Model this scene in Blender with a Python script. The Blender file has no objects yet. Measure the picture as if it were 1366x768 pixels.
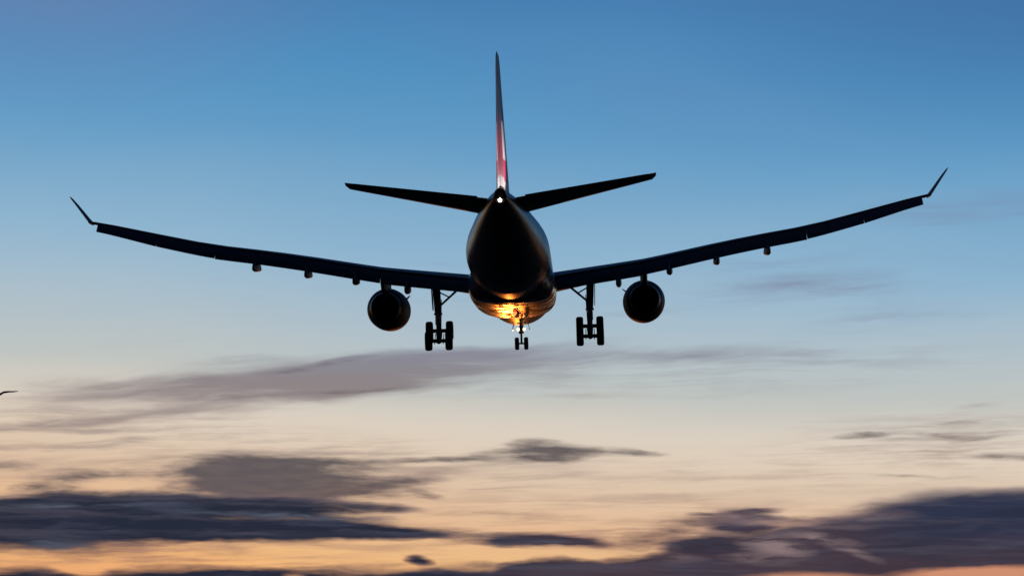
import bpy, bmesh, math, random
from mathutils import Vector, Matrix
random.seed(7)
sc = bpy.context.scene
C = sc.collection
rad = math.radians

# ------------------------------------------------------------------ camera
F = 4491.9                      # focal length in photograph pixels (1366 wide)
CAM_PITCH = 7.4                 # degrees above the horizon
CAM_Z = 1.7
cam = bpy.data.cameras.new('camera')
cam.sensor_width = 36.0
cam.lens = 36.0 * F / 1366.0
cam.clip_start = 0.5
cam.clip_end = 60000
camo = bpy.data.objects.new('camera', cam)
camo.location = (0, 0, CAM_Z)
camo.rotation_euler = (rad(90 + CAM_PITCH), 0, 0)
C.objects.link(camo)
sc.camera = camo

# ------------------------------------------------------------------ colour helpers
def lin(c):
    c = c / 255.0
    return c / 12.92 if c <= 0.04045 else ((c + 0.055) / 1.055) ** 2.4
def L(r, g, b): return (lin(r), lin(g), lin(b), 1.0)

sc.view_settings.view_transform = 'Standard'
sc.view_settings.look = 'None'
sc.view_settings.exposure = 0
sc.view_settings.gamma = 1
sc.view_settings.use_curve_mapping = False

# ------------------------------------------------------------------ sky (world): dusk gradient by direction + streaky clouds
w = bpy.data.worlds.new('World'); sc.world = w; w.use_nodes = True
nt = w.node_tree
for n in list(nt.nodes): nt.nodes.remove(n)
def N(t, **k):
    n = nt.nodes.new(t)
    for a, b in k.items(): setattr(n, a, b)
    return n
def LK(a, b): nt.links.new(a, b)
def M(op, a, b=None, c=None, clamp=False):
    n = N('ShaderNodeMath', operation=op); n.use_clamp = clamp
    for i, v in enumerate((a, b, c)):
        if v is None: continue
        if isinstance(v, (int, float)): n.inputs[i].default_value = v
        else: LK(v, n.inputs[i])
    return n.outputs[0]
def smooth(x, lo, hi, a=0.0, b=1.0):
    n = N('ShaderNodeMapRange', interpolation_type='SMOOTHSTEP')
    LK(x, n.inputs[0]); n.inputs[1].default_value = lo; n.inputs[2].default_value = hi
    n.inputs[3].default_value = a; n.inputs[4].default_value = b
    return n.outputs[0]
def mixc(f, a, b, mode='MIX'):
    n = N('ShaderNodeMix', data_type='RGBA', blend_type=mode)
    if isinstance(f, (int, float)): n.inputs[0].default_value = f
    else: LK(f, n.inputs[0])
    for s, v in ((n.inputs[6], a), (n.inputs[7], b)):
        if isinstance(v, tuple): s.default_value = v
        else: LK(v, s)
    return n.outputs[2]

tc = N('ShaderNodeTexCoord')
sep = N('ShaderNodeSeparateXYZ'); LK(tc.outputs['Generated'], sep.inputs[0])
az = M('ARCTAN2', sep.outputs[0], sep.outputs[1])
el = M('ARCSINE', sep.outputs[2])
# degrees of azimuth / elevation expressed on a plain angular grid (1 unit = 1/F rad)
U = M('MULTIPLY_ADD', az, F, 683.0)
V = M('MULTIPLY_ADD', el, -F, 384.0 + F * rad(CAM_PITCH))
uv = N('ShaderNodeCombineXYZ'); LK(U, uv.inputs[0]); LK(V, uv.inputs[1])

def noise(scale_u, scale_v, rot=0.0, detail=4.0, rough=0.55, off=0.0, src=None):
    mp = N('ShaderNodeMapping', vector_type='TEXTURE')
    LK(src or uv.outputs[0], mp.inputs[0])
    mp.inputs['Location'].default_value = (off * 311.7, off * 173.3, 0)
    mp.inputs['Rotation'].default_value = (0, 0, rad(rot))
    mp.inputs['Scale'].default_value = (scale_u, scale_v, 1)
    nz = N('ShaderNodeTexNoise', noise_dimensions='2D')
    LK(mp.outputs[0], nz.inputs['Vector'])
    nz.inputs['Scale'].default_value = 1.0
    nz.inputs['Detail'].default_value = detail
    nz.inputs['Roughness'].default_value = rough
    return nz.outputs['Fac'], nz.outputs['Color']

# domain warp
def warp(amp_u, amp_v, su, sv, off, rot=0.0):
    _, col = noise(su, sv, rot, 3.0, 0.55, off)
    s = N('ShaderNodeVectorMath', operation='SUBTRACT'); LK(col, s.inputs[0]); s.inputs[1].default_value = (0.5, 0.5, 0.5)
    m = N('ShaderNodeVectorMath', operation='MULTIPLY_ADD'); LK(s.outputs[0], m.inputs[0])
    m.inputs[1].default_value = (amp_u, amp_v, 0); LK(uv.outputs[0], m.inputs[2])
    return m.outputs[0]

def blobs(vec, lst):
    """sum of soft ellipses: (cx, cy, rx, ry, rot_deg, amount)"""
    acc = None
    for cx, cy, rx, ry, rot, a in lst:
        mp = N('ShaderNodeMapping', vector_type='TEXTURE')
        LK(vec, mp.inputs[0])
        mp.inputs['Location'].default_value = (cx, cy, 0)
        mp.inputs['Rotation'].default_value = (0, 0, rad(rot))
        mp.inputs['Scale'].default_value = (rx, ry, 1)
        g = N('ShaderNodeTexGradient', gradient_type='SPHERICAL'); LK(mp.outputs[0], g.inputs[0])
        acc = M('MULTIPLY', g.outputs[1], a) if acc is None else M('MULTIPLY_ADD', g.outputs[1], a, acc)
    return acc

# clear sky
nbig, _ = noise(900, 220, -4, 3, 0.5, 1.0)
Vt = M('MULTIPLY_ADD', U, -0.05, M('ADD', V, 34.0))
Vt = M('MULTIPLY_ADD', M('SUBTRACT', nbig, 0.5), 60.0, Vt)
# keep the tilt local to the sunset side
pos = M('MULTIPLY_ADD', Vt, 1 / 3000.0, 2000 / 3000.0, clamp=True)
ramp = N('ShaderNodeValToRGB')
stops = [(-2000, (22, 40, 78)), (-900, (48, 86, 140)), (-250, (64, 111, 166)), (0, (73, 127, 178)), (90, (80, 143, 191)),
         (190, (100, 156, 198)), (270, (124, 169, 202)), (340, (142, 180, 207)), (400, (163, 188, 205)), (455, (179, 193, 200)), (505, (191, 196, 193)),
         (560, (218, 207, 193)), (590, (223, 206, 187)), (632, (221, 196, 171)), (690, (229, 188, 150)),
         (744, (236, 187, 134)), (775, (244, 184, 122)), (805, (238, 172, 114)), (850, (230, 148, 96)), (930, (120, 62, 52)), (1000, (12, 10, 11))]
cr = ramp.color_ramp
cr.elements[0].position = 0.0; cr.elements[0].color = L(*stops[0][1])
cr.elements[1].position = 1.0; cr.elements[1].color = L(*stops[-1][1])
for v, c in stops[1:-1]:
    e = cr.elements.new((v + 2000) / 3000.0); e.color = L(*c)
LK(pos, ramp.inputs[0])
sky = ramp.outputs[0]
# a mauve breath high on the left
mau = blobs(uv.outputs[0], [(60, 10, 420, 150, 0, 1.0), (900, 120, 420, 90, 10, 0.35)])
sky = mixc(M('MULTIPLY', mau, 0.5, clamp=True), sky, L(112, 128, 172))
dk = blobs(uv.outputs[0], [(1366, -40, 520, 260, 0, 1.0)])
sky = mixc(M('MULTIPLY', dk, 0.75, clamp=True), sky, L(64, 110, 162))

# --- layer 1: thin mauve veils
v1 = warp(90, 26, 260, 60, 2.0, -4)
n1, _ = noise(340, 26, -5, 6, 0.62, 3.0, v1)
n1b, _ = noise(120, 10, -3, 4, 0.6, 4.0, v1)
d1 = blobs(v1, [
    (330, 514, 400, 48, -5, 1.3), (480, 496, 250, 34, -6, 0.9), (290, 536, 110, 16, -4, 0.5), (480, 522, 190, 12, -3, 0.7), (440, 484, 120, 8, -10, 0.8), (590, 500, 260, 44, -1, 0.45), (620, 478, 230, 26, 2, 0.35), (90, 530, 260, 26, -3, 0.6),
    (850, 472, 330, 22, 1, 1.1), (1080, 466, 220, 12, -2, 0.5), (120, 560, 230, 13, -7, 0.75), (640, 505, 330, 44, 0, 0.45),
    (60, 572, 150, 12, -10, 0.5),
    (775, 531, 80, 7, 0, 0.5), (1060, 378, 260, 30, -6, 0.85), (1290, 288, 280, 34, -5, 0.9), (930, 356, 200, 22, -6, 0.55), (1190, 395, 240, 30, -3, 0.6), (830, 420, 200, 22, -3, 0.45),
    (1180, 430, 320, 26, -3, 0.5), (590, 350, 140, 18, 0, 0.45), (1150, 340, 200, 16, -5, .45), (300, 452, 260, 16, -4, .35),
    (1280, 575, 190, 34, 0, 0.55), (1320, 546, 90, 9, 0, 0.5), (1050, 632, 170, 16, 2, 0.35), (800, 690, 330, 16, 2, 0.45),
    (720, 622, 260, 26, 2, 0.45), (250, 618, 420, 20, 0, 0.7), (60, 620, 160, 26, 0, 0.6), (560, 635, 130, 26, 0, 0.5),
    (960, 680, 160, 26, -8, 0.6), (300, 738, 420, 14, 0, 0.55), (640, 745, 130, 8, 0, .3)])
a1 = M('MULTIPLY_ADD', M('SUBTRACT', n1, 0.5), 1.6, d1)
a1 = M('MULTIPLY_ADD', M('SUBTRACT', n1b, 0.5), 0.7, a1)
a1 = M('MULTIPLY', smooth(a1, 0.1, 1.75), smooth(d1, 0.0, 0.55))
colr = N('ShaderNodeValToRGB')
c_ = colr.color_ramp
c_.elements[0].position = 0.0; c_.elements[0].color = L(120, 138, 172)
c_.elements[1].position = 1.0; c_.elements[1].color = L(160, 112, 98)
for p_, c in ((0.35, (128, 138, 160)), (0.5, (136, 126, 130)), (0.72, (156, 134, 126))):
    e = c_.elements.new(p_); e.color = L(*c)
LK(M('MULTIPLY_ADD', V, 1 / 520.0, -250 / 520.0, clamp=True), colr.inputs[0])
sky = mixc(M('MULTIPLY', a1, 0.92), sky, colr.outputs[0])

# --- layer 1b: faint flat streaks drawn out by the wind
vb = warp(60, 14, 200, 40, 15.0, 0)
nb, _ = noise(330, 11, -1, 6, 0.65, 16.0, vb)
nb2, _ = noise(150, 24, -2, 5, 0.6, 17.0, vb)
db = blobs(vb, [(120, 605, 460, 70, 0, 1.3), (420, 620, 330, 50, 0, 1.0), (250, 738, 560, 40, 0, 1.8), (640, 640, 420, 60, 0, 0.7), (850, 700, 420, 44, 0, 1.3),
    (1270, 590, 300, 70, 0, 1.0), (1050, 640, 420, 60, 0, 0.6), (200, 530, 420, 60, -4, 0.7), (760, 500, 460, 60, 0, 0.6), (1150, 480, 360, 60, -2, 0.5), (600, 400, 700, 90, -3, .3)])
ab = M('MULTIPLY', M('MULTIPLY', smooth(M('MULTIPLY_ADD', nb2, 0.5, M('MULTIPLY', nb, 0.7)), 0.50, 0.80), smooth(db, 0.0, 1.2)), 0.74)
sky = mixc(ab, sky, colr.outputs[0])

# --- layer 2: mid grey-brown clouds and fine streaks
v2 = warp(34, 12, 150, 34, 5.0, -2)
n2, _ = noise(170, 20, -2, 6, 0.62, 6.0, v2)
n2b, _ = noise(46, 7, 2, 4, 0.6, 7.0, v2)
d2 = blobs(v2, [
    (430, 487, 110, 7, -9, 0.55), (560, 474, 60, 5, 4, 0.3), (450, 522, 170, 6, -3, 0.55), (300, 533, 80, 8, -4, 0.45), (760, 468, 200, 6, 1, 0.35), (60, 566, 150, 5, -9, .5),
    (728, 600, 78, 20, 2, 1.5), (800, 602, 100, 9, 2, 0.8), (860, 606, 60, 6, 6, 0.5), (700, 616, 110, 12, -2, 0.45),
    (560, 613, 230, 7, -1, 0.75), (640, 606, 90, 9, -6, 0.7), (400, 616, 150, 7, 1, 0.4), (330, 636, 130, 44, 0, 1.7), (430, 640, 200, 36, 3, 1.3), (400, 655, 160, 20, 0, .8),
    (300, 650, 90, 26, 0, 0.6), (130, 634, 150, 14, -2, 0.7), (60, 652, 90, 22, -14, 0.9), (0, 625, 60, 12, 0, 0.8),
    (200, 655, 120, 16, 0, 0.35), (545, 640, 90, 10, -8, 0.8), (570, 660, 40, 8, 12, 0.6), (640, 684, 120, 6, 1, 0.6),
    (1155, 583, 55, 6, -3, 0.9), (1245, 582, 70, 7, 3, 1.0), (1300, 590, 60, 7, -8, 0.5), (1330, 612, 110, 8, 0, 1.0), (1210, 636, 80, 5, 2, 0.5), (1290, 566, 120, 8, 0, .4),
    (860, 722, 120, 22, 0, 0.8), (905, 706, 90, 20, -8, 0.7), (960, 690, 60, 12, -4, 0.9), (1120, 694, 190, 12, 0, 0.9),
    (90, 745, 110, 12, -2, 0.5), (300, 738, 120, 8, 0, 0.6), (530, 752, 100, 6, -2, 0.6), (600, 716, 60, 8, 5, 0.6)])
a2 = M('MULTIPLY_ADD', M('SUBTRACT', n2, 0.5), 1.6, d2)
a2 = M('MULTIPLY_ADD', M('SUBTRACT', n2b, 0.5), 0.9, a2)
a2s = M('MULTIPLY', smooth(a2, -0.35, 0.9), smooth(d2, 0.0, 0.5))
a2 = M('MULTIPLY', smooth(a2, 0.1, 1.45), smooth(d2, 0.0, 0.35))
col2 = mixc(smooth(V, 620, 740), L(98, 90, 90), L(126, 90, 84))
col2 = mixc(M('MULTIPLY', smooth(n2b, 0.3, 0.7), 0.6), col2, L(72, 68, 78))
col2 = mixc(M('MULTIPLY', blobs(uv.outputs[0], [(320, 640, 150, 50, 0, 1.2)]), 0.6, clamp=True), col2, L(82, 78, 88))
sky = mixc(M('MULTIPLY', a2s, 0.28), sky, colr.outputs[0])
sky = mixc(M('MULTIPLY', a2, 0.92), sky, col2)

# --- layer 3: dark slate banks
v3 = warp(26, 9, 90, 22, 8.0, 0)
n3, _ = noise(110, 13, 0, 6, 0.6, 9.0, v3)
n3b, _ = noise(300, 30, 0, 4, 0.55, 10.0, v3)
d3 = blobs(v3, [
    (180, 690, 420, 40, 0, 1.6), (60, 705, 260, 30, 0, 1.2), (330, 672, 260, 14, 1, 0.9), (120, 668, 150, 14, -2, 0.6), (350, 708, 330, 17, 0, 1.6), (520, 710, 130, 12, 3, 1.1),
    (420, 686, 130, 12, 3, 0.5), (520, 676, 70, 8, 4, 0.6), (60, 732, 180, 18, 0, 0.7), (40, 725, 120, 12, 0, .5),
    (715, 719, 110, 14, 1, 1.9), (790, 724, 70, 8, 3, 0.9), (562, 746, 24, 9, 8, 1.6),
    (30, 772, 130, 22, 0, 1.6), (250, 775, 190, 26, 0, 1.6), (450, 780, 260, 30, 0, 1.6), (650, 778, 190, 34, 0, 1.5), (735, 758, 80, 22, 0, 1.5),
    (800, 775, 160, 34, 0, 1.8), (900, 760, 160, 40, -6, 1.6), (990, 742, 150, 44, -4, 1.6), (985, 696, 70, 18, -4, 1.2), (1000, 681, 60, 6, 0, 1.1), (1020, 690, 70, 5, 5, 0.7), (940, 686, 34, 4, 0, .8), (1150, 700, 60, 6, -6, 1.2),
    (1100, 730, 190, 44, -4, 1.5), (1300, 742, 275, 96, 0, 4.6), (1400, 740, 200, 98, 0, 2.0), (1180, 716, 120, 26, -14, 0.9),
    (1035, 728, 40, 14, 0, -0.7), (865, 733, 30, 9, 0, -0.8), (470, 686, 60, 4, 0, -0.3), (990, 704, 60, 4, 0, .8), (930, 725, 80, 16, 0, .7),
    (110, 762, 45, 10, 6, -.9), (395, 768, 25, 4, 6, -.8)])
hill = smooth(U, 1110, 1230, 1.0, 0.2)
a3 = M('MULTIPLY_ADD', M('MULTIPLY', M('SUBTRACT', n3, 0.5), hill), 1.1, d3)
a3 = M('MULTIPLY_ADD', M('MULTIPLY', M('SUBTRACT', n3b, 0.5), hill), 1.1, a3)
a3s = M('MULTIPLY', smooth(a3, -0.5, 0.8), smooth(d3, 0.0, 0.5))
a3 = M('MULTIPLY', smooth(a3, 0.1, 1.15), smooth(d3, 0.0, 0.25))
cA = mixc(smooth(U, 500, 900), L(38, 43, 59), L(66, 57, 70))
cA = mixc(smooth(U, 1100, 1250), cA, L(46, 52, 74))
cA = mixc(M('MULTIPLY', smooth(V, 690, 770), smooth(U, 560, 800)), cA, L(70, 57, 66))
cA = mixc(M('MULTIPLY', smooth(n3, 0.5, 0.72), 0.55), cA, L(66, 70, 88))
cA = mixc(M('MULTIPLY', smooth(n3b, 0.45, 0.7), 0.5), cA, L(38, 42, 58))
lt = blobs(v3, [(400, 687, 150, 7, 1, 1.3), (545, 692, 70, 9, 3, 1.0), (160, 674, 150, 6, 0, 0.7), (70, 678, 90, 6, -2, 1.4), (250, 684, 100, 5, 1, .5), (60, 730, 150, 12, 0, 0.9),
    (1035, 728, 60, 22, 4, 1.9), (1000, 744, 70, 8, 8, 0.8), (1098, 718, 60, 9, 8, 1.5), (1130, 734, 60, 8, 20, 1.2), (975, 713, 60, 6, 6, 1.4), (990, 688, 90, 12, 3, 1.2), (900, 742, 50, 10, 0, .6),
    (1060, 700, 120, 8, 2, 1.0), (1120, 690, 120, 10, -2, 1.0), (850, 730, 60, 10, 0, .8), (730, 722, 90, 4, 0, .4)])
lt = M('MULTIPLY', lt, smooth(n3, 0.3, 0.62))
n3c, _ = noise(420, 17, 1, 5, 0.62, 21.0, v3)
cA = mixc(M('MULTIPLY', smooth(n3c, 0.46, 0.72), 0.55), cA, L(82, 78, 92))
cA = mixc(M('MULTIPLY', lt, 0.75, clamp=True), cA, mixc(smooth(U, 600, 950), L(88, 94, 110), L(136, 116, 118)))
em = blobs(v3, [(1330, 768, 170, 16, -3, 2.2), (1080, 770, 110, 10, 0, 1.4), (1250, 764, 120, 8, -4, .8)])
cA = mixc(M('MULTIPLY', em, 0.75, clamp=True), cA, L(206, 142, 112))
sky = mixc(M('MULTIPLY', a3s, 0.5), sky, mixc(smooth(V, 640, 760), L(128, 112, 120), L(150, 104, 92)))
sky = mixc(a3, sky, cA)

# the side of the sky away from the afterglow is much darker
dotf = N('ShaderNodeVectorMath', operation='DOT_PRODUCT')
LK(tc.outputs['Generated'], dotf.inputs[0]); dotf.inputs[1].default_value = (0.0, 0.985, 0.17)
glow = smooth(dotf.outputs['Value'], -0.3, 0.88, 0.014, 1.0)
skyd = mixc(1.0, sky, (1, 1, 1, 1), 'MULTIPLY')
vm = N('ShaderNodeVectorMath', operation='SCALE'); LK(skyd, vm.inputs[0]); LK(glow, vm.inputs['Scale'])
# physical sky underneath, at dusk strength
nish = N('ShaderNodeTexSky', sky_type='NISHITA'); nish.sun_disc = False
SUN_EL, SUN_AZ = 0.4, 0.0
nish.sun_elevation = rad(SUN_EL); nish.sun_rotation = rad(SUN_AZ)
nish.air_density = 1.2; nish.dust_density = 2.0; nish.ozone_density = 2.0
ns = N('ShaderNodeVectorMath', operation='SCALE'); LK(nish.outputs[0], ns.inputs[0]); ns.inputs['Scale'].default_value = 0.00008
ad = N('ShaderNodeVectorMath', operation='ADD'); LK(vm.outputs[0], ad.inputs[0]); LK(ns.outputs[0], ad.inputs[1])
bg = N('ShaderNodeBackground'); LK(ad.outputs[0], bg.inputs[0]); bg.inputs[1].default_value = 1.0
wo = N('ShaderNodeOutputWorld'); LK(bg.outputs[0], wo.inputs[0])
w.cycles.sampling_method = 'MANUAL'; w.cycles.sample_map_resolution = 512

# ------------------------------------------------------------------ sun: just above the horizon straight ahead of the aeroplane
sl = bpy.data.lights.new('sun', 'SUN')
sl.energy = 0.11; sl.angle = rad(0.6); sl.color = (1.0, 0.24, 0.03)
so = bpy.data.objects.new('sun', sl); C.objects.link(so)
sdir = Vector((math.sin(rad(SUN_AZ)) * math.cos(rad(SUN_EL)), math.cos(rad(SUN_AZ)) * math.cos(rad(SUN_EL)), math.sin(rad(SUN_EL))))
so.rotation_euler = sdir.to_track_quat('Z', 'Y').to_euler()
so.location = (0, 100, 80)

# ------------------------------------------------------------------ materials
def mat(name, base, rough=0.4, metal=0.0, coat=0.0, vary=0.0, scale=1.0, bump=0.0, spec=0.5, emit=None, estr=0.0, patch=0.0):
    m = bpy.data.materials.new(name); m.use_nodes = True
    t = m.node_tree; b = t.nodes['Principled BSDF']
    b.inputs['Base Color'].default_value = (*base, 1)
    b.inputs['Roughness'].default_value = rough
    b.inputs['Metallic'].default_value = metal
    b.inputs['Coat Weight'].default_value = coat
    b.inputs['Coat Roughness'].default_value = 0.08
    b.inputs['Specular IOR Level'].default_value = spec
    if emit:
        b.inputs['Emission Color'].default_value = (*emit, 1); b.inputs['Emission Strength'].default_value = estr
    tcn = t.nodes.new('ShaderNodeTexCoord')
    nz = t.nodes.new('ShaderNodeTexNoise'); nz.inputs['Scale'].default_value = scale; nz.inputs['Detail'].default_value = 6
    t.links.new(tcn.outputs['Object'], nz.inputs['Vector'])
    if vary:
        r = t.nodes.new('ShaderNodeValToRGB')
        r.color_ramp.elements[0].position = 0.3; r.color_ramp.elements[1].position = 0.7
        r.color_ramp.elements[0].color = (*[c * (1 - vary) for c in base], 1)
        r.color_ramp.elements[1].color = (*[min(1, c * (1 + vary)) for c in base], 1)
        t.links.new(nz.outputs['Fac'], r.inputs[0]); t.links.new(r.outputs[0], b.inputs['Base Color'])
    mr = t.nodes.new('ShaderNodeMapRange')
    mr.inputs[3].default_value = rough * 0.8; mr.inputs[4].default_value = min(1, rough * 1.25)
    if patch:       # worn, uneven gloss
        mr.inputs[1].default_value = 0.44; mr.inputs[2].default_value = 0.56
        mr.inputs[3].default_value = rough * 0.75; mr.inputs[4].default_value = rough + patch
    t.links.new(nz.outputs['Fac'], mr.inputs[0]); t.links.new(mr.outputs[0], b.inputs['Roughness'])
    if bump:
        bp = t.nodes.new('ShaderNodeBump'); bp.inputs['Strength'].default_value = bump; bp.inputs['Distance'].default_value = 0.02
        t.links.new(nz.outputs['Fac'], bp.inputs['Height']); t.links.new(bp.outputs[0], b.inputs['Normal'])
    return m

def livery(name, axis, bands, rough=0.3, panel=0.0, spec=0.5, aft=None):
    """paint whose colour changes along one object axis: bands [(position, rgb), ...] with short blends; fine panel joints"""
    m = bpy.data.materials.new(name); m.use_nodes = True
    t = m.node_tree; b = t.nodes['Principled BSDF']
    b.inputs['Specular IOR Level'].default_value = spec
    tcn = t.nodes.new('ShaderNodeTexCoord'); s = t.nodes.new('ShaderNodeSeparateXYZ')
    t.links.new(tcn.outputs['Object'], s.inputs[0])
    lo, hi = bands[0][0], bands[-1][0]
    mr = t.nodes.new('ShaderNodeMapRange'); mr.inputs[1].default_value = lo; mr.inputs[2].default_value = hi
    t.links.new(s.outputs[axis], mr.inputs[0])
    r = t.nodes.new('ShaderNodeValToRGB'); e = r.color_ramp.elements
    e[0].position = 0; e[0].color = (*bands[0][1], 1); e[1].position = 1; e[1].color = (*bands[-1][1], 1)
    for p, c in bands[1:-1]:
        k = e.new((p - lo) / (hi - lo)); k.color = (*c, 1)
    t.links.new(mr.outputs[0], r.inputs[0])
    nz = t.nodes.new('ShaderNodeTexNoise'); nz.inputs['Scale'].default_value = 0.8; nz.inputs['Detail'].default_value = 6
    t.links.new(tcn.outputs['Object'], nz.inputs['Vector'])
    g = t.nodes.new('ShaderNodeMapRange'); g.inputs[1].default_value = 0.3; g.inputs[2].default_value = 0.7; g.inputs[3].default_value = 0.86; g.inputs[4].default_value = 1.0
    t.links.new(nz.outputs['Fac'], g.inputs[0])
    sc_ = t.nodes.new('ShaderNodeVectorMath'); sc_.operation = 'SCALE'
    t.links.new(r.outputs[0], sc_.inputs[0]); t.links.new(g.outputs[0], sc_.inputs['Scale'])
    # panel joints along Y
    wv = t.nodes.new('ShaderNodeMath'); wv.operation = 'FRACT'
    dv = t.nodes.new('ShaderNodeMath'); dv.operation = 'MULTIPLY'; dv.inputs[1].default_value = 0.37
    t.links.new(s.outputs[1], dv.inputs[0]); t.links.new(dv.outputs[0], wv.inputs[0])
    lt = t.nodes.new('ShaderNodeMath'); lt.operation = 'LESS_THAN'; lt.inputs[1].default_value = 0.012
    t.links.new(wv.outputs[0], lt.inputs[0])
    mx = t.nodes.new('ShaderNodeMix'); mx.data_type = 'RGBA'
    fm = t.nodes.new('ShaderNodeMath'); fm.operation = 'MULTIPLY'; fm.inputs[1].default_value = panel
    t.links.new(lt.outputs[0], fm.inputs[0]); t.links.new(fm.outputs[0], mx.inputs[0])
    t.links.new(sc_.outputs[0], mx.inputs[6]); mx.inputs[7].default_value = (0.05, 0.05, 0.05, 1)
    outc = mx.outputs[2]
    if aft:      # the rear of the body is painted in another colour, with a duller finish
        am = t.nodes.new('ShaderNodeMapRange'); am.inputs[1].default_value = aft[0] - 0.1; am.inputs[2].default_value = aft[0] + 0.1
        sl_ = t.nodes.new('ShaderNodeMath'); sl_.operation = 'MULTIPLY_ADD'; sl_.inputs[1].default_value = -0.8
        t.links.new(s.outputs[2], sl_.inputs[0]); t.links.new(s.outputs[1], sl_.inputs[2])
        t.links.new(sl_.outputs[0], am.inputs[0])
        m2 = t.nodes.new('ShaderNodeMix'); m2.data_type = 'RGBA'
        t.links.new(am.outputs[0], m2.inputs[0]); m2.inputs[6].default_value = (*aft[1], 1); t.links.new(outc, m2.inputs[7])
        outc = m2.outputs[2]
    t.links.new(outc, b.inputs['Base Color'])
    nb_ = t.nodes.new('ShaderNodeTexNoise'); nb_.inputs['Scale'].default_value = 1.7; nb_.inputs['Detail'].default_value = 3
    t.links.new(tcn.outputs['Object'], nb_.inputs['Vector'])
    bp = t.nodes.new('ShaderNodeBump'); bp.inputs['Strength'].default_value = 0.35; bp.inputs['Distance'].default_value = 0.03
    t.links.new(nb_.outputs['Fac'], bp.inputs['Height']); t.links.new(bp.outputs[0], b.inputs['Normal'])
    g2 = t.nodes.new('ShaderNodeMapRange'); g2.inputs[3].default_value = rough * 0.8; g2.inputs[4].default_value = rough * 1.3
    t.links.new(nz.outputs['Fac'], g2.inputs[0]); t.links.new(g2.outputs[0], b.inputs['Roughness'])
    return m

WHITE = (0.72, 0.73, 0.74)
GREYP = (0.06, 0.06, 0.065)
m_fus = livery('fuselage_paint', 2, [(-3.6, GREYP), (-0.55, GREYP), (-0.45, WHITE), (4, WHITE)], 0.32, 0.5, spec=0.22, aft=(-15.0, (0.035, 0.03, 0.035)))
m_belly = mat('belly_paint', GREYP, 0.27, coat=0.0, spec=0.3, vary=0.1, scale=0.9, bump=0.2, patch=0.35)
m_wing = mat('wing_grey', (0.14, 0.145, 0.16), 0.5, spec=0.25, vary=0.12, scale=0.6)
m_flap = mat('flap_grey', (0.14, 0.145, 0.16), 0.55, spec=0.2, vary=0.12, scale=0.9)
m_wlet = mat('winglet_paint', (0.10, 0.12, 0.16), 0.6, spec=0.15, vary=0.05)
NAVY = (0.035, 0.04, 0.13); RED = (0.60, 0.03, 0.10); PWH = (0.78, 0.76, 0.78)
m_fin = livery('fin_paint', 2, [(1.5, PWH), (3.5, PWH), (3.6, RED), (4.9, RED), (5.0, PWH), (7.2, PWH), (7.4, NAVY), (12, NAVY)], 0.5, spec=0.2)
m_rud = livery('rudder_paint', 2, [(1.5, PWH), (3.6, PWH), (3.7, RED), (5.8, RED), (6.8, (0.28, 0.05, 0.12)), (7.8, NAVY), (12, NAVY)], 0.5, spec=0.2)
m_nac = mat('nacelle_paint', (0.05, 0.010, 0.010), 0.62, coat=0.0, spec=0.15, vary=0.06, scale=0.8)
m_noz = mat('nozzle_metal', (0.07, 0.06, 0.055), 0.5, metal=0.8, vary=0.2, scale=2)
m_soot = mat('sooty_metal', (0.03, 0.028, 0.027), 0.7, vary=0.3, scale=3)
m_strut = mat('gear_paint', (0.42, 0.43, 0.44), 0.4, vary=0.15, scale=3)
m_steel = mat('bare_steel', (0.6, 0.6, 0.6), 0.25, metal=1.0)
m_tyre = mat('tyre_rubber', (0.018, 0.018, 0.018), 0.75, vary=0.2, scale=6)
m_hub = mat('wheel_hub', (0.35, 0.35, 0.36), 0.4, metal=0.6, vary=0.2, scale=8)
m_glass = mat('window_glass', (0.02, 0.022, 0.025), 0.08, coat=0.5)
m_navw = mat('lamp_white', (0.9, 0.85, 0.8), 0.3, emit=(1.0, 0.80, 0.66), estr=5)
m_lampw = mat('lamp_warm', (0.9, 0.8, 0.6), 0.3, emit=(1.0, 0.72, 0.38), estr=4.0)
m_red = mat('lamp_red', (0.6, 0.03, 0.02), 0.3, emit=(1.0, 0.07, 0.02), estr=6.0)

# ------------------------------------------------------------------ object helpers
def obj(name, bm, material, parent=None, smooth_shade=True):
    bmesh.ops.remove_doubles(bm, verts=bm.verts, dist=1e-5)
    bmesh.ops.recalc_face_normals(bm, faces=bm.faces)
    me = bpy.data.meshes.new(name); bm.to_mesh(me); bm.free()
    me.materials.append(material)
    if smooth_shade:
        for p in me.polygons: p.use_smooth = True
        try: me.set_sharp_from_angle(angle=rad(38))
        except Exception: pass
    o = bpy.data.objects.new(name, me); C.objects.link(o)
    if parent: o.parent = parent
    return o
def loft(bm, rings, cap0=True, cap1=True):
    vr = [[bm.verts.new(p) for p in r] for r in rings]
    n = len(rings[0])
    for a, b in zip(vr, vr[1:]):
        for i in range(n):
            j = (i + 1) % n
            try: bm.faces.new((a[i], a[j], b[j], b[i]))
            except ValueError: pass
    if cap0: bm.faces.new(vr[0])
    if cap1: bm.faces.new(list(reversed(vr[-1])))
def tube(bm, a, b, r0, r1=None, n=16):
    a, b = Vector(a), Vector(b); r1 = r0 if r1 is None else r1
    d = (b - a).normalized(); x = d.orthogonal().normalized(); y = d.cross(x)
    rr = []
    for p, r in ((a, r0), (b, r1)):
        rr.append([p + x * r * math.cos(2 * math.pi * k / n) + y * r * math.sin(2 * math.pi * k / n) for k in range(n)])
    loft(bm, rr)
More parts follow.
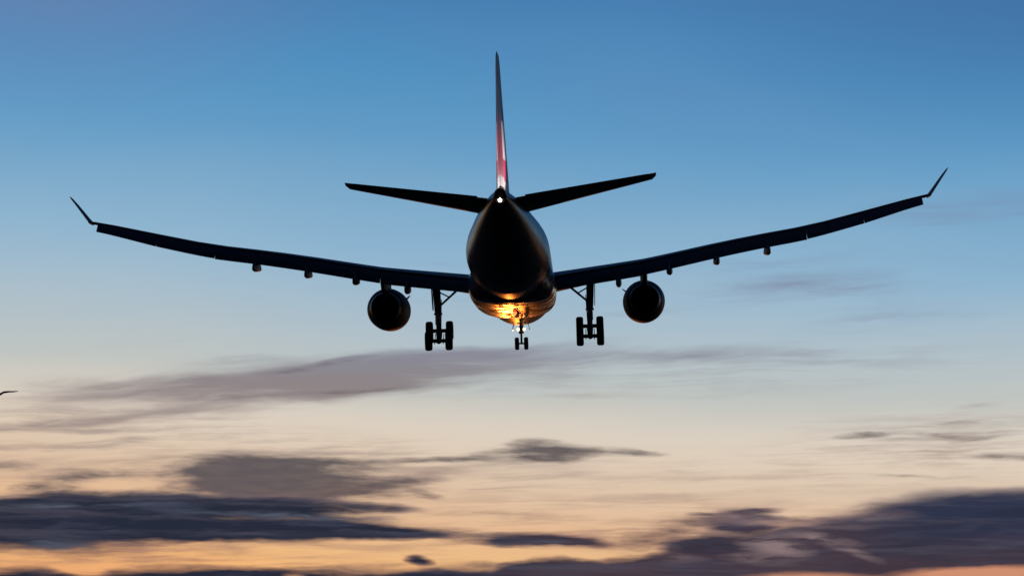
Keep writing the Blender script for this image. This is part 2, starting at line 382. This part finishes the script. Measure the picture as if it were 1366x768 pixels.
def box(bm, c, s, rot=None):
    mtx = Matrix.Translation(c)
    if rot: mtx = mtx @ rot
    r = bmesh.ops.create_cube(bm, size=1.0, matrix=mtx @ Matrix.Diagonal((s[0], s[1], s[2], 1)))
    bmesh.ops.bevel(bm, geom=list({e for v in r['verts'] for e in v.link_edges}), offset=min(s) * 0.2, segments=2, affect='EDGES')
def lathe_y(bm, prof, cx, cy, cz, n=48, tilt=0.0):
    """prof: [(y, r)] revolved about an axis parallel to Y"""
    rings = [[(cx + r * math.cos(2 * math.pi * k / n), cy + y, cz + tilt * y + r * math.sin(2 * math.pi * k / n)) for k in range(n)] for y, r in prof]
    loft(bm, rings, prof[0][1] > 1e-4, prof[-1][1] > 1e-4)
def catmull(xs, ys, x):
    if x <= xs[0]: return ys[0]
    if x >= xs[-1]: return ys[-1]
    i = max(k for k in range(len(xs) - 1) if xs[k] <= x)
    def slope(k):
        if k == 0: return (ys[1] - ys[0]) / (xs[1] - xs[0])
        if k == len(xs) - 1: return (ys[-1] - ys[-2]) / (xs[-1] - xs[-2])
        a = (ys[k] - ys[k - 1]) / (xs[k] - xs[k - 1]); b = (ys[k + 1] - ys[k]) / (xs[k + 1] - xs[k])
        return 0 if a * b <= 0 else 2 * a * b / (a + b)
    h = xs[i + 1] - xs[i]; t = (x - xs[i]) / h
    return ((2 * t ** 3 - 3 * t ** 2 + 1) * ys[i] + (t ** 3 - 2 * t ** 2 + t) * h * slope(i)
            + (-2 * t ** 3 + 3 * t ** 2) * ys[i + 1] + (t ** 3 - t ** 2) * h * slope(i + 1))

AF = [(1.0, 0.0), (0.9, 0.30), (0.75, 0.62), (0.6, 0.84), (0.45, 0.98), (0.3, 1.0), (0.2, 0.93), (0.1, 0.72), (0.04, 0.47), (0.01, 0.22), (0.0, 0.0)]
def section(x, yle, chord, z_te, inc, up, dn, s=1, te=0.012):
    """airfoil ring at span x; yle = y of leading edge (nose +y), height of trailing edge, incidence deg"""
    pts = []
    ca, sa = math.cos(rad(inc)), math.sin(rad(inc))
    def P(c, h):      # c = fraction from LE, h = metres above the chord line
        dy = (1 - c) * chord
        return (s * x, (yle - chord) + dy * ca + h * -sa, z_te + dy * sa + h * ca)
    for c, h in AF: pts.append(P(c, h * up * chord + te * chord * 0.5 * c))
    for c, h in reversed(AF[:-1]): pts.append(P(c, -h * dn * chord - te * chord * 0.5 * c))
    return pts

# ------------------------------------------------------------------ ground below (out of frame, reaches the horizon)
gm = bpy.data.materials.new('airfield_grass'); gm.use_nodes = True
gt = gm.node_tree; gb = gt.nodes['Principled BSDF']; gb.inputs['Roughness'].default_value = 0.95
gtc = gt.nodes.new('ShaderNodeTexCoord'); gn = gt.nodes.new('ShaderNodeTexNoise'); gn.inputs['Scale'].default_value = 0.02; gn.inputs['Detail'].default_value = 10
gr = gt.nodes.new('ShaderNodeValToRGB'); gr.color_ramp.elements[0].color = (0.018, 0.028, 0.012, 1); gr.color_ramp.elements[1].color = (0.06, 0.055, 0.03, 1)
gt.links.new(gtc.outputs['Object'], gn.inputs['Vector']); gt.links.new(gn.outputs['Fac'], gr.inputs[0]); gt.links.new(gr.outputs[0], gb.inputs['Base Color'])
bm = bmesh.new()
G = 64
rings = [0, 30, 120, 500, 2000, 8000, 25000]
vc = bm.verts.new((0, 0, 0)); prev = None
for r in rings[1:]:
    cur = [bm.verts.new((r * math.cos(2 * math.pi * k / G), r * math.sin(2 * math.pi * k / G), 0)) for k in range(G)]
    for k in range(G):
        j = (k + 1) % G
        if prev is None: bm.faces.new((vc, cur[k], cur[j]))
        else: bm.faces.new((prev[k], cur[k], cur[j], prev[j]))
    prev = cur
g = obj('ground', bm, gm, None, False); g['kind'] = 'structure'

# ------------------------------------------------------------------ THE AEROPLANE
# local axes: x to its right, y forward (nose at y = 32), z up, origin on the fuselage axis above the main gear
plane = bpy.data.objects.new('airliner', None); C.objects.link(plane)
plane.empty_display_size = 5
plane['label'] = 'twin-engine passenger airliner seen from behind, gear and flaps down, red and navy tail fin'
plane['category'] = 'airplane'
rx, ry, rz = -6.52205896e-02, -3.11048959e-02, -2.23199189e-02
tx, ty, tz = 0.03936852, 239.402776, 1.44214789
Rl = Matrix.Rotation(rx, 3, 'X') @ Matrix.Rotation(ry, 3, 'Y') @ Matrix.Rotation(rz, 3, 'Z')
Rc = Matrix.Rotation(rad(CAM_PITCH), 3, 'X')
mw = (Rc @ Rl).to_4x4(); mw.translation = Rc @ Vector((tx, ty, tz)) + Vector((0, 0, CAM_Z))
plane.matrix_world = mw

# fuselage
FS = [(0.0, 0.03, -0.62), (0.25, 0.5, -0.60), (0.8, 0.98, -0.52), (1.8, 1.55, -0.38), (3.2, 2.08, -0.22), (5.0, 2.48, -0.10), (7.2, 2.73, -0.03),
      (9.5, 2.82, 0.0), (20, 2.82, 0), (43.5, 2.82, 0.0), (46.2, 2.80, 0.015), (48.8, 2.66, 0.15), (51.5, 2.38, 0.42), (54.5, 2.02, 0.80),
      (57.5, 1.58, 1.26), (60.0, 1.14, 1.66), (62.0, 0.74, 1.98), (63.2, 0.46, 2.14), (63.5, 0.40, 2.16)]
ss = [a[0] for a in FS]
bm = bmesh.new()
st = sorted(set([0, .1, .25, .5, .8, 1.2, 1.8, 2.5, 3.2, 4, 5, 6, 7.2, 8.4, 9.5] + list(range(11, 42, 2)) + [42 + .8 * k for k in range(27)] + [42.4, 43.2, 44.0, 44.4] + [63.5]))
st = [s_ for s_ in st if s_ <= 63.5]
rr = []
for s_ in st:
    r = catmull(ss, [a[1] for a in FS], s_); z = catmull(ss, [a[2] for a in FS], s_)
    rr.append([(r * math.cos(2 * math.pi * k / 64), 32 - s_, z + r * math.sin(2 * math.pi * k / 64)) for k in range(64)])
loft(bm, rr, True, True)
fus = obj('fuselage', bm, m_fus, plane)

# tail cone exhaust of the auxiliary power unit
bm = bmesh.new(); lathe_y(bm, [(0.3, 0.40), (-0.16, 0.33), (-0.16, 0.26), (0.1, 0.22)], 0, -31.51, 2.33, 28)
obj('exhaust_outlet', bm, m_soot, fus)
bm = bmesh.new(); bmesh.ops.create_uvsphere(bm, u_segments=16, v_segments=10, radius=0.14, matrix=Matrix.Translation((-0.02, -31.58, 1.96)) @ Matrix.Diagonal((0.9, 0.9, 1.0, 1)))
obj('tail_light', bm, m_navw, plane)

# belly fairing
bm = bmesh.new()
BF = [(15.0, 2.0, -1.2, 1.42), (13.5, 2.45, -1.35, 1.46), (12.0, 2.66, -1.4, 1.50), (9.5, 2.88, -1.45, 1.54), (6.0, 3.0, -1.5, 1.53), (0.0, 3.06, -1.5, 1.53), (-4.0, 3.04, -1.5, 1.51), (-6.5, 2.93, -1.48, 1.49), (-8.0, 2.66, -1.38, 1.50), (-9.0, 2.25, -1.2, 1.53), (-9.8, 1.8, -1.0, 1.6)]
ys = [-b[0] for b in BF]
rr = []
for i in range(52):
    y = 15.0 - 24.8 * i / 51
    hw = catmull(ys, [b[1] for b in BF], -y); cz = catmull(ys, [b[2] for b in BF], -y); dp = catmull(ys, [b[3] for b in BF], -y)
    ring = []
    for k in range(56):
        a = 2 * math.pi * k / 56; c, s_ = math.cos(a), math.sin(a)
        e = 2 / 3.1
        up = 1.5
        ring.append((math.copysign(abs(c) ** e, c) * hw, y, cz + math.copysign(abs(s_) ** e, s_) * (dp if s_ < 0 else up)))
    rr.append(ring)
loft(bm, rr)
fair = obj('belly_fairing', bm, m_belly, plane)
bm = bmesh.new(); bmesh.ops.create_uvsphere(bm, u_segments=16, v_segments=10, radius=0.16, matrix=Matrix.Translation((0, 2.0, -3.10)))
obj('beacon', bm, m_red, fair)

# wings
XS = [1.5, 3.0, 5.6, 9.4, 11.4, 14, 17.0, 20.8, 24.5, 28.0, 29.0]
ZT = [-0.98, -0.78, -0.42, 0.12, 0.46, 0.92, 1.40, 1.93, 2.70, 3.47, 3.65]
def zte(x): return catmull(XS, ZT, x)
def yle(x): return 12.0 - 0.62 * (x - 1.5)
def yte(x): return -0.5 if x < 9.4 else -0.5 - (x - 9.4) * 6.35 / 19.6
def inc(x): return 0.4 - 0.6 * (x / 29)
def upf(x): return 0.062 - 0.012 * x / 29
def dnf(x): return 0.050 - 0.008 * x / 29
def make_wing(s):
    bm = bmesh.new(); rr = []
    for x in [1.5, 2.5, 3.4, 4.5, 5.6, 7, 8.2, 9.4, 10.5, 12, 14, 16, 18, 20, 22, 24, 26, 27.5, 28.6, 29.0, 29.2]:
        c = yle(x) - yte(x)
        if x > 29.1: c *= 0.93
        rr.append(section(x, yle(x), c, zte(x), inc(x), upf(x), dnf(x), s))
    loft(bm, rr)
    wing = obj('wing', bm, m_wing, plane)
    # winglet
    bm = bmesh.new(); rr = []
    for x, z, yl, c, t in [(29.0, 3.58, -5.05, 1.85, 0.06), (29.16, 3.74, -5.2, 1.75, 0.07), (29.3, 3.93, -5.4, 1.65, 0.07), (29.9, 4.80, -6.2, 1.2, 0.07), (30.22, 5.24, -6.75, 0.85, 0.07), (30.32, 5.38, -7.0, 0.5, 0.05)]:
        ring = []
        nx, nz = 0.82, -0.57            # outward normal of the canted blade
        for cc, h in AF: ring.append((s * (x - nx * h * t * c), yl - cc * c, z - nz * h * t * c))
        for cc, h in reversed(AF[1:-1]): ring.append((s * (x + nx * h * t * c), yl - cc * c, z + nz * h * t * c))
        rr.append(ring)
    loft(bm, rr); obj('winglet', bm, m_wlet, wing)
    # flaps (inboard, outboard) and drooped aileron
    def flap(name, x0, x1, c0, c1, d0, d1, m=m_flap, n=6, drop=0.10, gap=0.12):
        bm = bmesh.new(); rr = []
        for k in range(n + 1):
            t = k / n; x = x0 + (x1 - x0) * t; c = c0 + (c1 - c0) * t; d = d0 + (d1 - d0) * t
            # hinge near wing trailing edge
            yl = yte(x) + gap; zl = zte(x) - drop
            zt = zl - c * math.sin(rad(d))
            ring = []
            ca, sa = math.cos(rad(d)), math.sin(rad(d))
            for cc, h in AF: ring.append((s * x, yl - cc * c * ca - h * .075 * c * sa, zl - cc * c * sa + h * .075 * c * ca + .006))
            for cc, h in reversed(AF[1:-1]): ring.append((s * x, yl - cc * c * ca + h * .055 * c * sa, zl - cc * c * sa - h * .055 * c * ca - .006))
            rr.append(ring)
        loft(bm, rr); return obj(name, bm, m, wing)
    flap('flap', 3.12, 9.33, 1.75, 1.85, 33, 33)
    flap('flap', 9.36, 20.6, 1.75, 1.75, 33, 32, n=10)
    flap('aileron', 20.63, 24.5, 1.72, 1.65, 31, 30)
    flap('aileron', 24.53, 28.5, 1.65, 1.35, 30, 27)
    # flap track fairings
    for x, zb, h in [(7.5, -1.72, 0.8), (11.12, -1.0, 0.7), (14.42, -0.48, 0.62), (17.95, 0.02, 0.6)]:
        bm = bmesh.new(); rr = []
        y0 = yte(x)
        for dy, hh, wv, zo in [(3.6, 0.06, .05, .38), (2.6, .34, .15, .30), (1.4, .50, .20, .22), (0.2, .56, .21, .10), (-0.8, .52, .19, -.02), (-1.5, .38, .14, -.10), (-2.1, .16, .06, -.12)]:
            zc = zb + h * 0.35 + zo * 0.6
            rr.append([(s * (x + wv * math.cos(2 * math.pi * k / 16)), y0 + dy, zc + hh * (h / .7) * (0.48 if k >= 8 else 1.25) * math.sin(2 * math.pi * k / 16)) for k in range(16)])
        loft(bm, rr); obj('flap_track_fairing', bm, m_flap, wing)
    return wing
for s in (-1, 1): make_wing(s)

# tailplane
def make_stab(s):
    bm = bmesh.new(); rr = []
    for k in range(9):
        t = k / 8; x = 0.9 + 8.6 * t
        yl = -22.2 - 5.6 * t; te = -28.0 - 2.0 * t
        c = (yl - te)
        rr.append(section(x, yl, c * (1 if t < 1 else .96), 2.40 + 0.125 * (x - 1), -4.2 + .6 * t, 0.050, 0.055, s))
    x = 9.72; rr.append(section(x, -28.5, 1.3, 2.40 + .125 * 8.75 + .02, -3.6, 0.03, 0.03, s))
    loft(bm, rr); st_ = obj('tailplane', bm, m_wing, plane)
    bm = bmesh.new(); rr = []
    for k in range(7):
        t = k / 6; x = 1.5 + 7.6 * t; te = -28.0 - 2.0 * (x - .9) / 8.6
        c = 1.0 - .5 * t; d = rad(5)
        ring = []
        zl = 2.325 + 0.125 * (x - 1)
        for cc, h in AF: ring.append((s * x, te + .02 - cc * c, zl + cc * c * math.sin(d) + h * .05 * c + .004))
        for cc, h in reversed(AF[1:-1]): ring.append((s * x, te + .02 - cc * c, zl + cc * c * math.sin(d) - h * .06 * c - .004))
        rr.append(ring)
    loft(bm, rr); obj('elevator', bm, m_flap, st_)
    # logo lamp set into the upper skin, shining on the fin
    bm = bmesh.new(); box(bm, (s * 3.3, -24.6, 2.62), (0.18, 0.22, 0.10)); obj('logo_lamp', bm, m_navw, st_)
    li = bpy.data.lights.new('logo_light', 'SPOT'); li.energy = 1300; li.color = (1.0, 0.86, 0.82); li.spot_size = rad(66); li.spot_blend = 0.7; li.shadow_soft_size = 0.08
    lo = bpy.data.objects.new('logo_light', li); C.objects.link(lo); lo.parent = st_
    lo.location = (s * 3.3, -24.9, 2.86)
    lo.rotation_euler = (Vector((0, -29.0, 5.2)) - Vector(lo.location)).to_track_quat('-Z', 'Y').to_euler()
for s in (-1, 1): make_stab(s)

# tail fin
bm = bmesh.new(); rr = []
def vsec(z, yl, c, t):
    ring = []
    for cc, h in AF: ring.append((h * 1.15 * t * c, yl - cc * c, z))
    for cc, h in reversed(AF[1:-1]): ring.append((-h * 1.15 * t * c, yl - cc * c, z))
    return ring
for z, yl, te, t in [(2.2, -18.5, -28.0, .052), (2.9, -19.8, -28.1, .048), (3.3, -20.7, -28.15, .046), (5, -22.0, -28.4, .046), (7, -23.6, -28.7, .045), (9, -25.2, -29.0, .044), (10.8, -26.6, -29.3, .043), (11.35, -27.2, -29.5, .038), (11.48, -27.9, -29.6, .025)]:
    rr.append(vsec(z, yl, yl - te, t))
loft(bm, rr); fin = obj('tail_fin', bm, m_fin, plane)
bm = bmesh.new(); rr = []
for z, c, t in [(3.0, 2.5, .09), (5, 2.2, .085), (7, 1.85, .08), (9, 1.5, .075), (10.8, 1.2, .07), (11.3, 1.05, .06)]:
    yl = -28.0 - (z - 3) * .16 + 0.25
    ring = []
    for f_, hh in [(1, .03), (.7, .35), (.4, .68), (.1, .95), (0, .9)]: ring.append((hh * t * c, yl - f_ * c, z))
    for f_, hh in [(0, .9), (.1, .95), (.4, .68), (.7, .35), (1, .03)]: ring.append((-hh * t * c, yl - f_ * c, z))
    rr.append(ring)
loft(bm, rr); obj('rudder', bm, m_rud, fin)

# engines
def make_engine(s):
    cx, cz = s * 9.42, -2.2
    bm = bmesh.new()
    lathe_y(bm, [(5.4, 1.22), (5.55, 1.30), (5.6, 1.38), (5.45, 1.44), (4.6, 1.52), (3.0, 1.55), (1.2, 1.53), (-0.2, 1.42), (-1.2, 1.28), (-1.22, 1.22), (0, 1.25), (3, 1.28), (5.4, 1.22)], cx, 7.0, cz, 56, 0.02)
    nac = obj('engine', bm, m_nac, plane)
    bm = bmesh.new(); lathe_y(bm, [(-1.15, 1.24), (-2.2, 1.02), (-2.2, .985), (-1.0, 1.12), (1.0, 1.15)], cx, 7.0, cz, 56, 0.02); obj('nozzle', bm, m_noz, nac)
    bm = bmesh.new(); lathe_y(bm, [(1.0, 1.2), (0.98, 0.62), (-1.0, 0.50), (-1.02, 0.42), (-1.9, 0.16), (-2.1, 0.0)], cx, 7.0, cz, 40, 0.02); obj('exhaust_cone', bm, m_soot, nac)
    bm = bmesh.new(); lathe_y(bm, [(3.2, 1.27), (3.1, 0.5), (3.6, 0.30), (3.9, 0.0)], cx, 7.0, cz, 40, 0.02); obj('fan', bm, m_soot, nac)
    # strake
    bm = bmesh.new(); a = rad(35)
    for sg in (-1,):
        px, pz = cx - s * 1.54 * math.cos(a), cz + 1.54 * math.sin(a)
        ox, oz = -s * math.cos(a), math.sin(a)
        v = [(px, 11.6, pz), (px + ox * .35, 10.6, pz + oz * .35), (px + ox * .35, 9.9, pz + oz * .35), (px, 9.8, pz)]
        f1 = [bm.verts.new((q[0], q[1], q[2] + .015)) for q in v]; f2 = [bm.verts.new((q[0], q[1], q[2] - .015)) for q in v]
        bm.faces.new(f1); bm.faces.new(f2[::-1])
        for i in range(4): bm.faces.new((f1[i], f2[i], f2[(i + 1) % 4], f1[(i + 1) % 4]))
    obj('strake', bm, m_nac, nac, False)
    # pylon
    bm = bmesh.new(); rr = []
    zw = zte(9.42)
    for y, zb, zt_, hw in [(11.6, cz + 1.45, cz + 1.62, .05), (10.0, cz + 1.35, cz + 1.95, .20), (8.0, cz + 1.3, zw - .05, .24), (6.4, cz + 1.15, zw - .06, .24), (4.4, cz + 1.0, zw - .1, .22), (2.4, cz + 1.25, zw - .15, .14), (0.6, zw - .55, zw - .25, .04)]:
        rr.append([(cx + hw * a_, y, (zb + zt_) / 2 + (zt_ - zb) / 2 * b_) for a_, b_ in ((-1, -.8), (-.8, -1), (.8, -1), (1, -.8), (1, .8), (.8, 1), (-.8, 1), (-1, .8))])
    loft(bm, rr); obj('pylon', bm, m_nac, nac)
for s in (-1, 1): make_engine(s)

# landing gear
def wheel(parent, x, y, z, R_, W, name='wheel'):
    def lx(prof):
        bm = bmesh.new(); n = 40
        rings_ = [[(x + a, y + r * math.cos(2 * math.pi * k / n), z + r * math.sin(2 * math.pi * k / n)) for k in range(n)] for a, r in prof]
        loft(bm, rings_); return bm
    h = W / 2
    t = obj(name, lx([(-h * .8, R_ * .5), (-h, R_ * .68), (-h * .98, R_ * .84), (-h * .78, R_ * .95), (-h * .4, R_ * .995), (-h * .12, R_), (-h * .1, R_ * .985), (h * .1, R_ * .985), (h * .12, R_), (h * .4, R_ * .995), (h * .78, R_ * .95), (h * .98, R_ * .84), (h, R_ * .68), (h * .8, R_ * .5)]), m_tyre, parent)
    obj('hub', lx([(-h * .72, R_ * .12), (-h * .86, R_ * .3), (-h * .72, R_ * .51), (h * .72, R_ * .51), (h * .86, R_ * .3), (h * .72, R_ * .12)]), m_hub, t)
    return t
def main_gear(s):
    x0 = s * 5.36
    xt = s * 5.5
    bc = Vector((x0, 0.0, -4.68)); tl = rad(24)
    fw = Vector((0, math.cos(tl), math.sin(tl)))
    bm = bmesh.new()
    tube(bm, (xt, 0.35, -0.7), (x0 + s * .03, 0.1, -3.05), 0.29, 0.25, 20)
    tube(bm, (x0 + s * .03, 0.1, -3.05), (x0 + s * .03, 0.1, -3.2), 0.30, 0.30, 20)
    tube(bm, (x0 + s * .03, 0.1, -3.1), bc, 0.19, 0.19, 18)
    tube(bm, bc + Vector((0, 0, .28)), bc - Vector((0, 0, .18)), 0.24, 0.2, 18)
    # torque links
    tube(bm, (x0, -0.18, -2.95), (x0, -0.62, -3.6), .07); tube(bm, (x0, -0.62, -3.6), (x0, -0.18, -4.2), .07)
    tube(bm, (x0 - .1, -.62, -3.6), (x0 + .1, -.62, -3.6), .06)
    # retraction jack stub and hydraulic lines
    tube(bm, (x0 + s * .18, -.1, -1.6), (x0 + s * .22, -.08, -3.9), .028, None, 8)
    tube(bm, (x0 - s * .24, -.12, -2.1), (x0 - s * .16, -.1, -4.2), .025, None, 8)
    g_ = obj('main_landing_gear', bm, m_strut, plane)
    bm = bmesh.new(); tube(bm, bc + fw * 1.12, bc - fw * 1.12, .19, .19, 16)
    for e in (-1, 1):
        p = bc + fw * (e * 0.99)
        tube(bm, p - Vector((.74, 0, 0)), p + Vector((.74, 0, 0)), .14, .14, 14)
    # brake rods
    for e in (-1, 1): tube(bm, bc + fw * .99 + Vector((e * .3, 0, -.22)), bc - fw * .99 + Vector((e * .3, 0, -.22)), .03, None, 8)
    obj('bogie', bm, m_strut, g_)
    for e in (-1, 1):
        for d in (-1, 1):
            p = bc + fw * (e * 0.99)
            wheel(g_, p.x + d * 0.72, p.y, p.z, 0.69, 0.52)
    bm = bmesh.new(); tube(bm, (s * 3.9, 0.5, -1.35), (s * 5.25, 0.15, -2.55), .085, .075, 12)
    tube(bm, (s * 4.55, .32, -1.95), (s * 5.3, .2, -1.55), .05, .05, 10)
    obj('side_brace', bm, m_strut, g_)
    # leg door, fixed outboard of the leg
    bm = bmesh.new(); rr = []
    for z, y0, y1 in [(-1.0, 1.1, -.9), (-1.8, 1.0, -.8), (-2.6, .75, -.6), (-2.85, .55, -.45)]:
        xx = s * (5.80 - (z + 1.0) * -.03)
        rr.append([(xx - .025, y0, z), (xx + .025, y0, z), (xx + .035, 0, z), (xx + .025, y1, z), (xx - .025, y1, z), (xx - .02, 0, z)])
    loft(bm, rr); obj('gear_door', bm, m_belly, g_, False)
for s in (-1, 1): main_gear(s)

bm = bmesh.new()
ny = 25.3
tube(bm, (0.02, ny + .1, -2.2), (0.02, ny, -3.35), .15, .14, 18); tube(bm, (0.02, ny, -3.3), (0.02, ny, -4.25), .085, .085, 14)
tube(bm, (0.02, ny - .12, -3.25), (0.02, ny - .45, -3.62), .05); tube(bm, (0.02, ny - .45, -3.62), (0.02, ny - .1, -4.0), .05)
tube(bm, (-.42, ny, -4.18), (.46, ny, -4.18), .07)
box(bm, (0.02, ny, -3.32), (.42, .3, .2))
ng = obj('nose_landing_gear', bm, m_strut, plane)
for x in (-.34, .38): wheel(ng, x, ny, -4.18, .50, .34)
bm = bmesh.new(); tube(bm, (-.22, ny + 2.0, -2.35), (0, ny + .1, -3.1), .06); tube(bm, (.26, ny + 2.0, -2.35), (0.04, ny + .1, -3.1), .06); obj('drag_brace', bm, m_strut, ng)
for sx in (-1, 1):
    bm = bmesh.new(); rr = []
    for y, zb in [(ny + 1.6, -3.0), (ny + .8, -3.12), (ny - .6, -3.12), (ny - 1.0, -3.0)]:
        rr.append([(sx * .52 + .02 - .015, y, -2.45), (sx * .52 + .02 + .015, y, -2.45), (sx * .66 + .02 + .015, y, zb), (sx * .66 + .02 - .015, y, zb)])
    loft(bm, rr); obj('gear_door', bm, m_belly, ng, False)
for sx in (-1, 1):
    bm = bmesh.new(); tube(bm, (.02 + sx * .24, ny + .22, -3.05), (.02 + sx * .24, ny + .05, -3.05), .11, .06, 16); obj('taxi_lamp', bm, m_lampw, ng)

# ------------------------------------------------------------------ the bird at the left edge of the frame
def from_pixel(px, py, dist):
    v = Vector(((px - 683) / F, 1.0, -(py - 384) / F)) * dist
    return Rc @ v + Vector((0, 0, CAM_Z))
m_bird = mat('bird_plumage', (0.16, 0.155, 0.14), 0.8, vary=0.3, scale=12)
bd = 110.0
bird = bpy.data.objects.new('bird', None); C.objects.link(bird)
bird.location = from_pixel(-6, 531, bd); bird.rotation_euler = (rad(34), rad(-12), rad(10))
bird['label'] = 'small dark bird gliding at the far left edge, one raised wing in view'
bird['category'] = 'bird'
bm = bmesh.new(); rr = []
for y, r, z in [(.24, .004, .0), (.21, .018, .005), (.17, .032, .01), (.12, .034, .006), (.05, .055, -.005), (-.05, .06, -.01), (-.15, .038, 0), (-.24, .014, .008)]:
    rr.append([(r * math.cos(2 * math.pi * k / 14), y, z + r * math.sin(2 * math.pi * k / 14)) for k in range(14)])
loft(bm, rr)
for e in (-1, 1):      # wings grow out of the body
    rr = []
    for x, z, yl, c in [(.02, .02, .09, .17), (.15, .085, .12, .16), (.30, .13, .13, .14), (.45, .145, .07, .12), (.60, .155, -.02, .09), (.74, .175, -.12, .03)]:
        rr.append([(e * x, yl, z), (e * x, yl - c * .3, z + .014), (e * x, yl - c, z), (e * x, yl - c * .4, z - .010)])
    loft(bm, rr)
rr = [[(-.02, -.2, .01), (.02, -.2, .01), (.02, -.2, -.004), (-.02, -.2, -.004)], [(-.07, -.37, .012), (.07, -.37, .012), (.07, -.37, .004), (-.07, -.37, .004)]]
loft(bm, rr)
obj('body', bm, m_bird, bird)
